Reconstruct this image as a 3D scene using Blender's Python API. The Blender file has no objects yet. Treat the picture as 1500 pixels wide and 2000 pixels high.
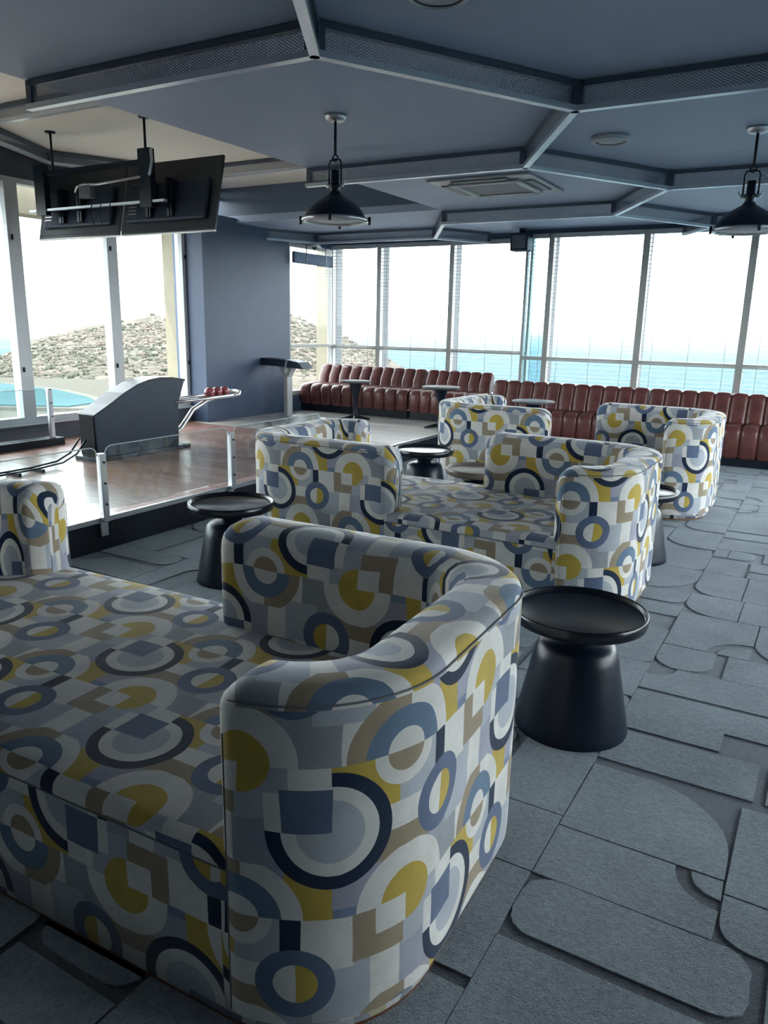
import bpy, bmesh, math, random
from mathutils import Vector, Matrix
random.seed(7)
S = bpy.context.scene
COL = S.collection
PI = math.pi

# ------------------------------------------------------------------ camera, world, light, exposure
cam_d = bpy.data.cameras.new('camera'); cam = bpy.data.objects.new('camera', cam_d); COL.objects.link(cam)
_pt, _ro, _ya = math.radians(13.85), math.radians(1.19), math.radians(30.0)
_fw = Vector((-math.sin(_ya)*math.cos(_pt), math.cos(_ya)*math.cos(_pt), -math.sin(_pt)))
_rt = Vector((math.cos(_ya), math.sin(_ya), 0)); _up = _rt.cross(_fw)
_r2 = _rt*math.cos(_ro)+_up*math.sin(_ro); _u2 = -_rt*math.sin(_ro)+_up*math.cos(_ro)
cam.matrix_world = Matrix(((_r2.x, _u2.x, -_fw.x, 0), (_r2.y, _u2.y, -_fw.y, 0), (_r2.z, _u2.z, -_fw.z, 1.5), (0, 0, 0, 1)))
cam_d.sensor_fit = 'VERTICAL'; cam_d.sensor_height = 24.0; cam_d.lens = 24.0*1482/2000
cam_d.clip_start = .05; cam_d.clip_end = 60000
S.camera = cam
W = bpy.data.worlds.new('sky'); S.world = W; W.use_nodes = True
_bg = W.node_tree.nodes['Background']; _bg.inputs[0].default_value = (.90, .965, 1.0, 1); _bg.inputs[1].default_value = 5.2
sun_d = bpy.data.lights.new('sun', 'SUN'); sun = bpy.data.objects.new('sun', sun_d); COL.objects.link(sun)
sun_d.energy = 2.2; sun_d.angle = .02; sun_d.color = (1, .95, .86)
sun.rotation_euler = (math.radians(32), 0, math.radians(-28)); sun.location = (0, -5, 20)
def portal(name, loc, rot, sx, sy):
    l = bpy.data.lights.new(name, 'AREA'); l.shape = 'RECTANGLE'; l.size = sx; l.size_y = sy
    l.cycles.is_portal = True
    o = bpy.data.objects.new(name, l); COL.objects.link(o); o.location = loc; o.rotation_euler = rot
portal('window_portal_left', (-7.5, 3.8, 1.65), (0, math.radians(-90), 0), 2.6, 7.6)
portal('window_portal_small', (-7.2, 9.7, 1.4), (0, math.radians(-90), 0), 2.4, 1.3)
portal('window_portal_far', (-1.3, 10.6, 1.6), (math.radians(-90), 0, 0), 12.5, 2.5)
portal('window_portal_right', (4.9, 6.3, 1.6), (0, math.radians(90), 0), 2.5, 7.8)
vs = S.view_settings; vs.view_transform = 'Standard'; vs.look = 'None'; vs.exposure = 1.2; vs.gamma = 1.0
vs.use_curve_mapping = False
S.cycles.max_bounces = 10; S.cycles.transparent_max_bounces = 24; S.cycles.use_denoising = True

# ------------------------------------------------------------------ material helpers
class NT:
    def __init__(s, m):
        m.use_nodes = True; s.t = m.node_tree; s.n = s.t.nodes; s.l = s.t.links
        s.p = s.n['Principled BSDF']; s.out = s.n['Material Output']
    def add(s, typ, **kw):
        n = s.n.new(typ)
        for k, v in kw.items(): setattr(n, k, v)
        return n
    def put(s, sock, v):
        if isinstance(v, bpy.types.NodeSocket): s.l.new(v, sock)
        elif v is not None: sock.default_value = v
    def math(s, op, a, b=None, c=None):
        n = s.add('ShaderNodeMath', operation=op)
        s.put(n.inputs[0], a); s.put(n.inputs[1], b); s.put(n.inputs[2], c); return n.outputs[0]
    def vec(s, op, a, b=None):
        n = s.add('ShaderNodeVectorMath', operation=op); s.put(n.inputs[0], a); s.put(n.inputs[1], b)
        return n.outputs['Value'] if op in ('DISTANCE', 'LENGTH') else n.outputs[0]
    def mixf(s, a, b, f):
        n = s.add('ShaderNodeMix', data_type='FLOAT'); s.put(n.inputs[0], f); s.put(n.inputs[2], a); s.put(n.inputs[3], b); return n.outputs[0]
    def mixc(s, a, b, f, mode='MIX'):
        n = s.add('ShaderNodeMix', data_type='RGBA', blend_type=mode); s.put(n.inputs[0], f); s.put(n.inputs[6], a); s.put(n.inputs[7], b); return n.outputs[2]
    def noise(s, vec, scale, detail=3, rough=.55):
        n = s.add('ShaderNodeTexNoise'); s.put(n.inputs['Vector'], vec); n.inputs['Scale'].default_value = scale
        n.inputs['Detail'].default_value = detail; n.inputs['Roughness'].default_value = rough; return n
    def ramp(s, fac, stops, interp='LINEAR'):
        n = s.add('ShaderNodeValToRGB'); n.color_ramp.interpolation = interp
        e = n.color_ramp.elements
        while len(e) < len(stops): e.new(.5)
        for i, (p, c) in enumerate(stops): e[i].position = p; e[i].color = (*c, 1)
        s.put(n.inputs[0], fac); return n.outputs[0]
    def coords(s, kind='Object', scale=None):
        c = s.add('ShaderNodeTexCoord').outputs[kind]
        if scale:
            mp = s.add('ShaderNodeMapping'); mp.inputs['Scale'].default_value = scale; s.l.new(c, mp.inputs[0]); c = mp.outputs[0]
        return c
    def bump(s, h, strength=.3, dist=.01):
        b = s.add('ShaderNodeBump'); b.inputs['Strength'].default_value = strength; b.inputs['Distance'].default_value = dist
        s.put(b.inputs['Height'], h); s.l.new(b.outputs[0], s.p.inputs['Normal'])
MATS = {}
def mat(name, col, rough=.6, metal=0., var=.12, scale=6., spec=.5, coat=0., bump=0., stretch=None, world=False):
    if name in MATS: return MATS[name]
    m = bpy.data.materials.new(name); k = NT(m)
    c = k.coords('Object', stretch or (1, 1, 1))
    if world:
        c = k.add('ShaderNodeNewGeometry').outputs['Position']
    nz = k.noise(c, scale)
    lo = tuple(x*(1-var) for x in col); hi = tuple(min(1, x*(1+var)) for x in col)
    k.l.new(k.ramp(nz.outputs[0], [(.3, lo), (.7, hi)]), k.p.inputs['Base Color'])
    k.p.inputs['Roughness'].default_value = rough; k.p.inputs['Metallic'].default_value = metal
    k.p.inputs['Specular IOR Level'].default_value = spec; k.p.inputs['Coat Weight'].default_value = coat
    if bump: k.bump(k.noise(c, scale*8).outputs[0], bump, .004)
    MATS[name] = m; return m
def glass(name, tint=(1, 1, 1), refl=.10, base_refl=.03):
    if name in MATS: return MATS[name]
    m = bpy.data.materials.new(name); k = NT(m)
    tr = k.add('ShaderNodeBsdfTransparent'); tr.inputs[0].default_value = (*tint, 1)
    gl = k.add('ShaderNodeBsdfGlossy'); gl.inputs['Roughness'].default_value = .02
    lw = k.add('ShaderNodeLayerWeight'); lw.inputs[0].default_value = refl
    f = k.math('ADD', k.math('MULTIPLY', lw.outputs['Fresnel'], .7), base_refl-.02)
    ms = k.add('ShaderNodeMixShader'); k.l.new(f, ms.inputs[0]); k.l.new(tr.outputs[0], ms.inputs[1]); k.l.new(gl.outputs[0], ms.inputs[2])
    k.l.new(ms.outputs[0], k.out.inputs[0]); MATS[name] = m; return m

def fabric_material():
    m = bpy.data.materials.new('printed_linen'); k = NT(m)
    uv = k.add('ShaderNodeUVMap').outputs[0]
    wob = k.noise(uv, 3.2, 1).outputs['Color']
    d = k.vec('MULTIPLY', k.vec('SUBTRACT', wob, (.5, .5, .5)), (.03, .03, 0))
    p = k.vec('ADD', uv, d)
    sp = k.add('ShaderNodeSeparateXYZ'); k.l.new(p, sp.inputs[0]); u, v = sp.outputs[0], sp.outputs[1]
    Hh = .476
    frames = {}
    def frame(ul, vl):
        if (ul, vl) in frames: return frames[(ul, vl)]
        kk = k.math('FLOOR', k.math('DIVIDE', k.math('SUBTRACT', v, vl), Hh))
        v2 = k.math('SUBTRACT', v, k.math('MULTIPLY', kk, Hh))
        u2 = k.math('WRAP', k.math('ADD', u, k.math('MULTIPLY', kk, .5)), ul+1, ul)
        cb = k.add('ShaderNodeCombineXYZ'); k.l.new(u2, cb.inputs[0]); k.l.new(v2, cb.inputs[1])
        frames[(ul, vl)] = (cb.outputs[0], u2, v2); return frames[(ul, vl)]
    A0, A1, B0, B1 = (-.5, -.09), (0, -.09), (-.5, -.24), (0, -.24)
    WHT, LGR, GRY, LAV, SLA, NAV, TEA, YEL, TAN, BGR = range(10)
    cur = [.1]
    def paint(mask, c): cur[0] = k.mixf(cur[0], c+.1, mask)
    def rect(fr, u0, u1, v0, v1, c):
        f = frame(*fr)
        q = k.vec('ABSOLUTE', k.vec('SUBTRACT', f[0], ((u0+u1)/2, (v0+v1)/2, 0)))
        q = k.vec('MULTIPLY', q, (2/(u1-u0), 2/(v1-v0), 0))
        s2 = k.add('ShaderNodeSeparateXYZ'); k.l.new(q, s2.inputs[0])
        paint(k.math('LESS_THAN', k.math('MAXIMUM', s2.outputs[0], s2.outputs[1]), 1.0), c)
    def disc(fr, cx, cy, r, c, *clips):
        f = frame(*fr)
        mk = k.math('LESS_THAN', k.vec('DISTANCE', f[0], (cx, cy, 0)), r)
        for ax, op, val in clips:
            mk = k.math('MULTIPLY', mk, k.math('LESS_THAN' if op == '<' else 'GREATER_THAN', f[1] if ax == 'u' else f[2], val))
        paint(mk, c)
    L = .2157
    cur[0] = k.mixf(LGR+.1, LGR+.1, 0.0)
    # band above the dividing line
    rect(A0, -.28, -.0, L, .386, LGR); rect(A0, -.28, -.17, L, .34, WHT)
    rect(A1, .63, .74, L, .386, WHT)
    rect(A0, -.03, .107, L, .386, YEL); rect(A0, .105, .30, L, .386, BGR); rect(A1, .20, .36, .30, .386, SLA)
    rect(A1, .36, .632, L, .386, GRY)
    # band under the line
    rect(A0, -.40, -.185, .061, L, YEL); rect(A0, -.187, -.04, .061, L, LGR); rect(A0, .013, .17, .03, L, WHT)
    rect(B0, -.40, .0, -.022, .062, WHT); rect(B0, -.40, .0, -.11, -.022, TAN)
    rect(B0, -.40, .0, -.26+.03, -.11, LAV)
    rect(B0, .05, .22, -.14, .045, LGR); rect(B0, .22, .323, -.14, .06, WHT); rect(B0, .322, .47, -.23, .06, LAV)
    # arch motif with yellow core
    disc(A1, .347, .218, .172, WHT, ('v', '>', .218))
    disc(A1, .347, .218, .172, LGR, ('v', '<', .218), ('u', '>', .33))
    disc(A1, .347, .222, .092, YEL)
    rect(A1, .165, .238, .058, .2175, TAN); rect(A1, .165, .335, .058, .131, TAN); rect(A1, .237, .343, .130, .222, WHT)
    # target motif
    cu = -.1665
    disc(A0, cu, L, .188, WHT, ('v', '>', L)); disc(A0, cu, L, .188, TAN, ('v', '>', L), ('u', '<', cu+.01))
    disc(A0, cu, L, .130, TEA, ('v', '>', L)); disc(A0, cu, L, .103, WHT, ('v', '<', L))
    disc(A0, cu, L, .064, WHT, ('v', '>', L)); disc(A0, cu, L, .064, TAN, ('v', '<', L))
    # navy bar
    rect(B0, -.043, .015, .05, L, NAV)
    # Q motif with slate square
    qx, qy = .602, .02
    disc(B1, qx, qy, .182, NAV, ('v', '<', qy)); disc(B1, qx, qy, .182, NAV, ('u', '>', qx))
    disc(B1, qx, qy, .14, WHT); disc(B1, qx, qy, .098, LGR)
    rect(B1, .42, .467, .02, .14, WHT); rect(A1, .49, .604, .14, .217, WHT)
    rect(B1, .465, .607, .02, .152, SLA)
    # ring motif
    disc(B0, 0, 0, .118, SLA); disc(B0, 0, 0, .066, WHT, ('u', '<', 0.0)); disc(B0, 0, 0, .066, YEL, ('u', '>', 0.0))
    cols = [(.70, .68, .64), (.43, .46, .50), (.31, .33, .35), (.36, .36, .43), (.110, .150, .240), (.011, .025, .058),
            (.130, .200, .290), (.50, .365, .07), (.33, .265, .185), (.19, .245, .355)]
    base = k.ramp(k.math('DIVIDE', cur[0], 10.0), [(i/10, c) for i, c in enumerate(cols)], 'CONSTANT')
    wv = k.noise(k.vec('MULTIPLY', uv, (9, 60, 0)), 6, 3, .7).outputs[0]
    wv2 = k.noise(k.vec('MULTIPLY', uv, (70, 12, 0)), 6, 3, .7).outputs[0]
    mot = k.noise(uv, 7, 4, .6).outputs[0]
    val = k.math('ADD', k.math('MULTIPLY', k.math('ADD', wv, wv2), .36), k.math('ADD', k.math('MULTIPLY', mot, .50), .39))
    cb = k.add('ShaderNodeCombineColor'); [k.l.new(val, cb.inputs[i]) for i in range(3)]
    k.l.new(k.mixc(base, cb.outputs[0], 1.0, 'MULTIPLY'), k.p.inputs['Base Color'])
    k.p.inputs['Roughness'].default_value = .85; k.p.inputs['Specular IOR Level'].default_value = .25
    k.p.inputs['Sheen Weight'].default_value = .25; k.p.inputs['Sheen Roughness'].default_value = .4
    fine = k.noise(uv, 420, 2).outputs[0]
    k.bump(k.math('ADD', fine, k.math('MULTIPLY', k.noise(uv, 5, 2).outputs[0], 5.0)), .25, .002)
    return m

# ------------------------------------------------------------------ geometry helpers
class MB:
    def __init__(s): s.v = []; s.f = []; s.sm = []; s.uv = {}
    def quad(s, *idx, smooth=False): s.f.append(tuple(idx)); s.sm.append(smooth)
    def box(s, x0, x1, y0, y1, z0, z1, mtx=None):
        b = len(s.v); P = [(x, y, z) for z in (z0, z1) for y in (y0, y1) for x in (x0, x1)]
        s.v += [tuple(mtx @ Vector(p)) if mtx else p for p in P]
        for q in ((0, 2, 3, 1), (4, 5, 7, 6), (0, 1, 5, 4), (2, 6, 7, 3), (0, 4, 6, 2), (1, 3, 7, 5)): s.quad(*[b+i for i in q])
        return s
    def tube(s, pts, r, n=8, cap=True, closed=False):
        P = [Vector(p) for p in pts]; rs = r if isinstance(r, (list, tuple)) else [r]*len(P); b = len(s.v); up = None
        for i, p in enumerate(P):
            if closed: t = (P[(i+1) % len(P)]-P[i-1]).normalized()
            else: t = (P[min(i+1, len(P)-1)]-P[max(i-1, 0)]).normalized()
            if up is None:
                up = Vector((0, 0, 1)) if abs(t.z) < .9 else Vector((1, 0, 0))
            x = t.cross(up).normalized(); up = x.cross(t).normalized()
            for j in range(n):
                a = 2*PI*j/n; s.v.append(tuple(p+(x*math.cos(a)+up*math.sin(a))*rs[i]))
        m = len(P)
        for i in range(m if closed else m-1):
            for j in range(n):
                i2 = (i+1) % m
                s.quad(b+i*n+j, b+i*n+(j+1) % n, b+i2*n+(j+1) % n, b+i2*n+j, smooth=True)
        if cap and not closed:
            s.quad(*[b+j for j in range(n)][::-1]); s.quad(*[b+(m-1)*n+j for j in range(n)])
        return s
    def lathe(s, prof, n=32, c=(0, 0, 0), cap=False, flat=False):
        b = len(s.v)
        for r, z in prof:
            for j in range(n):
                a = 2*PI*j/n; s.v.append((c[0]+r*math.cos(a), c[1]+r*math.sin(a), c[2]+z))
        for i in range(len(prof)-1):
            for j in range(n): s.quad(b+i*n+j, b+i*n+(j+1) % n, b+(i+1)*n+(j+1) % n, b+(i+1)*n+j, smooth=not flat)
        if cap:
            s.quad(*[b+j for j in range(n)][::-1]); s.quad(*[b+(len(prof)-1)*n+j for j in range(n)])
        return s
    def prism(s, poly, axis, a0, a1):
        """poly in the two other axes, extruded along axis"""
        b = len(s.v); n = len(poly)
        for a in (a0, a1):
            for p, q in poly:
                s.v.append({'x': (a, p, q), 'y': (p, a, q), 'z': (p, q, a)}[axis])
        s.quad(*[b+i for i in range(n)][::-1]); s.quad(*[b+n+i for i in range(n)])
        for i in range(n): j = (i+1) % n; s.quad(b+i, b+j, b+n+j, b+n+i)
        return s
    def mesh(s, name):
        me = bpy.data.meshes.new(name); me.from_pydata(s.v, [], s.f)
        me.polygons.foreach_set('use_smooth', s.sm); me.update(); return me
    def obj(s, name, m, parent=None, bevel=0, loc=None, fix=True):
        me = s.mesh(name)
        if fix:
            bm = bmesh.new(); bm.from_mesh(me); bmesh.ops.recalc_face_normals(bm, faces=bm.faces); bm.to_mesh(me); bm.free()
        me.materials.append(m); o = bpy.data.objects.new(name, me); COL.objects.link(o)
        if parent: o.parent = parent
        if loc: o.location = loc
        if bevel:
            md = o.modifiers.new('bevel', 'BEVEL'); md.width = bevel; md.segments = 2; md.limit_method = 'ANGLE'
        return o
def empty(name, loc=(0, 0, 0), rz=0, label=None, cat=None, group=None):
    o = bpy.data.objects.new(name, None); COL.objects.link(o); o.location = loc; o.rotation_euler = (0, 0, rz); o.empty_display_size = .1
    if label: tag(o, label, cat, group)
    return o
def tag(o, label, cat, group=None):
    o['label'] = label; o['category'] = cat
    if group: o['group'] = group
    return o
def struct(o, kind='structure'): o['kind'] = kind; return o
def copy_tree(o, parent=None):
    c = o.copy(); COL.objects.link(c); c.parent = parent
    for ch in [x for x in bpy.data.objects if x.parent == o]: copy_tree(ch, c)
    return c

# ------------------------------------------------------------------ materials
M_ceil = mat('navy_paint', (.330, .410, .545), .55, var=.05, scale=1.5, world=True)
M_wall = mat('blue_grey_paint', (.046, .072, .132), .5, var=.06, scale=2, world=True)
M_face = mat('deep_navy_paint', (.085, .125, .185), .55, var=.05, world=True)
M_recess = mat('warm_grey_paint', (.80, .775, .69), .6, var=.05, scale=1.5, world=True)
M_back = mat('dark_wall_paint', (.07, .08, .10), .7)
M_pale = mat('pale_wall_paint', (.14, .14, .14), .7)
M_rail = mat('grey_steel_sheen', (.58, .63, .68), .28, .6, var=.06)  # grey for TV fittings; on frame tubes its paleness paints in window sheen
M_dark = mat('black_metal', (.004, .010, .022), .34, var=.15, spec=.35)
M_blacktop = mat('black_tabletop', (.007, .010, .016), .24, var=.3, scale=12)
M_white = mat('white_aluminium', (.46, .49, .51), .4, var=.03)
M_greyfr = mat('grey_aluminium', (.40, .39, .36), .45, var=.04)
M_cream = mat('cream_render', (.22, .195, .14), .9, var=.08, world=True)
M_silver = mat('brushed_silver', (.55, .56, .58), .28, .9, var=.05)
M_leather = mat('oxblood_leather', (.135, .044, .040), .33, var=.25, scale=9, spec=.5, bump=.15)
M_plinth = mat('dark_plinth', (.006, .011, .021), .5, spec=.3)
M_wood = mat('sofa_plinth_wood', (.15, .062, .026), .45, var=.3, scale=5, stretch=(1, 1, 14))
M_plastic = mat('charcoal_plastic', (.016, .028, .050), .5, var=.1, bump=.05, spec=.3)
M_tvback = mat('tv_black', (.012, .016, .024), .45, var=.1)
M_slat = mat('pale_slat', (.40, .42, .44), .5, var=.03)
M_fin = mat('fin_grey', (.105, .11, .118), .7, var=.04)
M_glass = glass('clear_glass', (.97, .99, .99))
M_glass2 = glass('pale_blue_glass', (.72, .86, .90), .15)
M_rglass = glass('railing_glass', (.90, .94, .94), .22, .045)
M_bglass = glass('green_edge_glass', (.96, .985, .98), .08, .022)
FAB = fabric_material()

def carpet_mat(name, lo, hi, weave):
    m = bpy.data.materials.new(name); k = NT(m)
    pos = k.add('ShaderNodeNewGeometry').outputs['Position']
    a = k.noise(pos, 190, 3, .8).outputs[0]; b = k.noise(pos, 3.0, 3).outputs[0]; g = k.noise(pos, 60, 3, .7).outputs[0]
    f = k.math('ADD', k.math('MULTIPLY', a, .45), k.math('ADD', k.math('MULTIPLY', b, .25), k.math('MULTIPLY', g, .3)))
    if weave:
        br = k.add('ShaderNodeTexBrick'); k.l.new(pos, br.inputs['Vector']); br.inputs['Scale'].default_value = 40
        br.inputs['Mortar Size'].default_value = .05; br.inputs['Color1'].default_value = (1, 1, 1, 1); br.inputs['Color2'].default_value = (.45, .45, .45, 1); br.inputs['Mortar'].default_value = (0, 0, 0, 1)
        rgb = k.add('ShaderNodeRGBToBW'); k.l.new(br.outputs[0], rgb.inputs[0])
        f = k.math('ADD', k.math('MULTIPLY', f, .5), k.math('MULTIPLY', rgb.outputs[0], .3))
        k.bump(k.math('ADD', rgb.outputs[0], a), .6, .004)
    else:
        k.bump(k.math('ADD', k.math('MULTIPLY', a, 1.2), g), .9, .006)
    k.l.new(k.ramp(f, [(.36, lo), (.62, hi)]), k.p.inputs['Base Color'])
    k.p.inputs['Roughness'].default_value = .95; k.p.inputs['Specular IOR Level'].default_value = .15
    k.p.inputs['Sheen Weight'].default_value = .5; k.p.inputs['Sheen Roughness'].default_value = .5
    k.p.inputs['Sheen Tint'].default_value = (.8, .9, 1, 1)
    return m
M_base = carpet_mat('carpet_weave', (.038, .041, .050), (.140, .148, .168), True)
M_pile = carpet_mat('carpet_pile', (.080, .098, .109), (.310, .358, .385), False)

def plank_mat(name, lo, hi, rough, sc=(3, 40, 3), hue=None):
    m = bpy.data.materials.new(name); k = NT(m)
    oi = k.add('ShaderNodeObjectInfo')
    pos = k.vec('ADD', k.vec('MULTIPLY', k.add('ShaderNodeNewGeometry').outputs['Position'], sc), k.vec('MULTIPLY', oi.outputs['Location'], (7.3, 3.1, 0)))
    n = k.noise(pos, 1.0, 4, .6).outputs[0]
    f = k.math('ADD', n, k.math('MULTIPLY', k.math('SUBTRACT', oi.outputs['Random'], .5), .25))
    k.l.new(k.ramp(f, [(.3, lo), (.7, hi)]), k.p.inputs['Base Color'])
    k.p.inputs['Roughness'].default_value = rough; k.p.inputs['Coat Weight'].default_value = .35; k.p.inputs['Coat Roughness'].default_value = .06
    return m
M_lane = plank_mat('red_brown_board', (.21, .098, .074), (.40, .235, .190), .30)
M_vinyl = plank_mat('pale_plank', (.30, .28, .25), (.52, .49, .45), .4, (1.6, 14, 1))

# ------------------------------------------------------------------ room shell
PX = -4.05; PZ = .22; ZC = 2.75; ZK = 3.17; XL = -7.3; YF = 10.1; YG = 10.3; XR = 4.7; YB = -3.0; YK = 8.04; XK = -4.0
fl = MB().box(PX, XR, YB, YF+.2, -.12, 0).obj('floor', M_base); struct(fl)
# sculpted carpet pile: blocks with square and rounded corners between woven channels
pile = MB()
def emit(pts):
    jit = [(x+random.uniform(-.002, .002), y+random.uniform(-.002, .002)) for x, y in pts]
    b = len(pile.v); n = len(jit)
    for z in (0, .005):
        for x, y in jit: pile.v.append((x, y, z))
    for i in range(n): j = (i+1) % n; pile.quad(b+i, b+j, b+n+j, b+n+i)
    pile.quad(*[b+n+i for i in range(n)])
def arc_pts(cx, cy, r, a0, a1, n=10, ry=None): return [(cx+r*math.cos(math.radians(a0+(a1-a0)*t/n)), cy+(ry or r)*math.sin(math.radians(a0+(a1-a0)*t/n))) for t in range(n+1)]
def corner_block(x0, x1, y0, y1, rad, concave=()):
    pts = []
    for i, ((cx, cy), a0) in enumerate((((x0, y0), 180), ((x1, y0), 270), ((x1, y1), 0), ((x0, y1), 90))):
        r = min(rad[i], (x1-x0)*.9, (y1-y0)*.9)
        if r < .012: pts.append((cx, cy)); continue
        if i in concave: pts += arc_pts(cx, cy, r, a0-90+180, a0-180+180) if False else arc_pts(cx, cy, r, a0+270, a0+180)
        else: pts += arc_pts(cx+(r if i in (0, 3) else -r), cy+(r if i in (0, 1) else -r), r, a0, a0+90)
    emit(pts)
def piece(x0, x1, y0, y1):
    w, h = x1-x0, y1-y0; t = random.random(); big = min(w, h) > .24
    if t < .04: return
    if t < .30 and big:
        rad = [0]*4; rad[random.randrange(4)] = random.uniform(.5, .9)*min(w, h); corner_block(x0, x1, y0, y1, rad)
    elif t < .42 and big:
        i = random.randrange(4); rad = [0]*4; rad[i] = random.uniform(.35, .6)*min(w, h); corner_block(x0, x1, y0, y1, rad, (i,))
        if random.random() < .6:   # leaf of pile inside the cut corner
            cx, cy = ((x0, y0), (x1, y0), (x1, y1), (x0, y1))[i]; a = (0, 90, 180, 270)[i]; r = rad[i]-.045
            emit([(cx, cy)]+arc_pts(cx, cy, r, a, a+90))
    elif t < .58 and big:          # arched notch
        c = random.uniform(.35, .65); r = random.uniform(.13, .2)*min(w, h); d = random.uniform(.35, .6)
        if random.random() < .5:
            cx = x0+w*c; yy = y0+h*d; emit([(x0, y0), (cx-r, y0)]+arc_pts(cx, yy, r, 180, 0)+[(cx+r, y0), (x1, y0), (x1, y1), (x0, y1)])
        else:
            cy = y0+h*c; xx = x0+w*d; emit([(x0, y0), (x1, y0), (x1, y1), (x0, y1), (x0, cy+r)]+arc_pts(xx, cy, r, 90, -90)+[(x0, cy-r)])
    elif t < .66: corner_block(x0, x1, y0, y1, [min(w, h)*.48]*2+[0, 0] if random.random() < .5 else [0, min(w, h)*.48, min(w, h)*.48, 0])
    elif t < .74: corner_block(x0, x1, y0, y1, [random.uniform(.03, .08)]*4)
    elif t < .86 and w > .3 and h > .3:  # stepped block
        a, b = random.uniform(.5, .75)*w, random.uniform(.5, .75)*h
        emit(random.choice(([(x0, y0), (x1, y0), (x1, y0+b), (x0+a, y0+b), (x0+a, y1), (x0, y1)], [(x0, y0), (x0+a, y0), (x0+a, y1-b), (x1, y1-b), (x1, y1), (x0, y1)])))
    else: emit([(x0, y0), (x1, y0), (x1, y1), (x0, y1)])
def split(x0, x1, y0, y1, depth):
    w, h = x1-x0, y1-y0
    if (w < .62 and h < .52 and random.random() < .85) or w < .2 or h < .16 or depth > 8: piece(x0, x1, y0, y1); return
    g = random.choice((.003, .003, .012, .018, .026))
    o = random.choice((0, 0, .04, .09)) if g > .01 else 0
    if (w > h*1.25 and w > .3) or h < .3:
        c = x0+w*random.uniform(.28, .72); split(x0, c-g, y0, y1, depth+1); split(c+g, x1, y0, y1, depth+1)
    else:
        c = y0+h*random.uniform(.28, .72); split(x0, x1, y0, c-g, depth+1); split(x0, x1, c+g, y1, depth+1)
for ix in range(4):
    for iy in range(6):
        split(PX+.01+ix*1.75, PX+.01+ix*1.75+1.747, .2+iy*1.62, .2+iy*1.62+1.617, 0)
po = pile.obj('carpet_pile', M_pile, fl, fix=False); po['kind'] = 'stuff'

# raised lane platform
pf = MB().box(XL-.1, PX, YB, YG+.2, -.12, PZ-.02).obj('floor_platform', M_plinth); struct(pf)
pw = .125; y = .3; i = 0
pm = MB().box(0, PX-.012-XL, 0, pw-.003, 0, .02).mesh('floor_board'); pm.materials.append(M_lane)
while y+pw < 7.41:
    o = bpy.data.objects.new('floor_board', pm); COL.objects.link(o); o.parent = pf; o.location = (XL, y, PZ-.02); y += pw
vw = .3; yy = y
vm = MB().box(0, PX-.012-XL, 0, vw-.004, 0, .02).mesh('pale_plank'); vm.materials.append(M_vinyl)
while yy+vw < YG+.25:
    o = bpy.data.objects.new('pale_plank', vm); COL.objects.link(o); o.parent = pf; o.location = (XL, yy, PZ-.02); yy += vw
MB().box(PX-.02, PX+.006, .3, YF-.1, PZ-.03, PZ+.004).obj('nosing', M_silver, pf)

# ceilings
cm = MB()
cm.box(XK, XR, YB, YG+.3, ZC, ZC+.08); cm.box(XL-.15, XK, YK, YG+.3, ZC, ZC+.08)
struct(cm.obj('ceiling', M_ceil))
ck = MB(); ck.box(XL-.15, XK+.15, YB, YK+.12, ZK, ZK+.08)
struct(ck.obj('ceiling_recess', M_recess)); ck = MB()
ck.box(XK, XK+.12, YB, YK, ZC+.08, ZK); ck.box(XL-.15, XK+.12, YK, YK+.12, ZC+.08, ZK)
struct(ck.obj('trim_1', M_face))

# walls
struct(MB().box(XL-.15, XR+.15, YB-.15, YB, -.12, ZK).obj('wall_back', M_pale))
wl = MB(); wl.box(XL-.12, XL+.05, YB, 7.4, PZ-.3, .42); wl.box(XL-.12, XL+.02, YB, 7.4, 2.84, ZK); wl.box(XL-.12, XL+.03, YB, .19, .42, 2.84)
struct(wl.obj('wall_left', M_back))
struct(MB().box(XL-.15, -6.95, 7.4, 9.17, PZ-.3, ZC+.05).obj('wall_pier', M_wall))
ws = MB(); ws.box(-7.05, -6.93, 9.17, YG+.1, PZ-.3, .45); ws.box(-7.05, -6.93, 9.17, YG+.1, 2.62, ZC)
struct(ws.obj('wall_corner', M_wall))
wf = MB(); wf.box(-7.05, -3.7, YG, YG+.15, -.2, .52); wf.box(-7.05, -3.7, YG, YG+.15, 2.68, ZC)
wf.box(-3.74, XR, YF, YF+.15, -.12, .50); wf.box(-3.74, XR, YF-.02, YF+.15, 2.70, ZC)
struct(wf.obj('wall_far', M_wall))
wr = MB(); wr.box(XR, XR+.15, YB, YF+.15, -.12, .5); wr.box(XR, XR+.15, YB, YF+.15, 2.68, ZC); wr.box(XR, XR+.15, YB, 2.5, .5, 2.68)
struct(wr.obj('wall_right', M_back))

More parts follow.
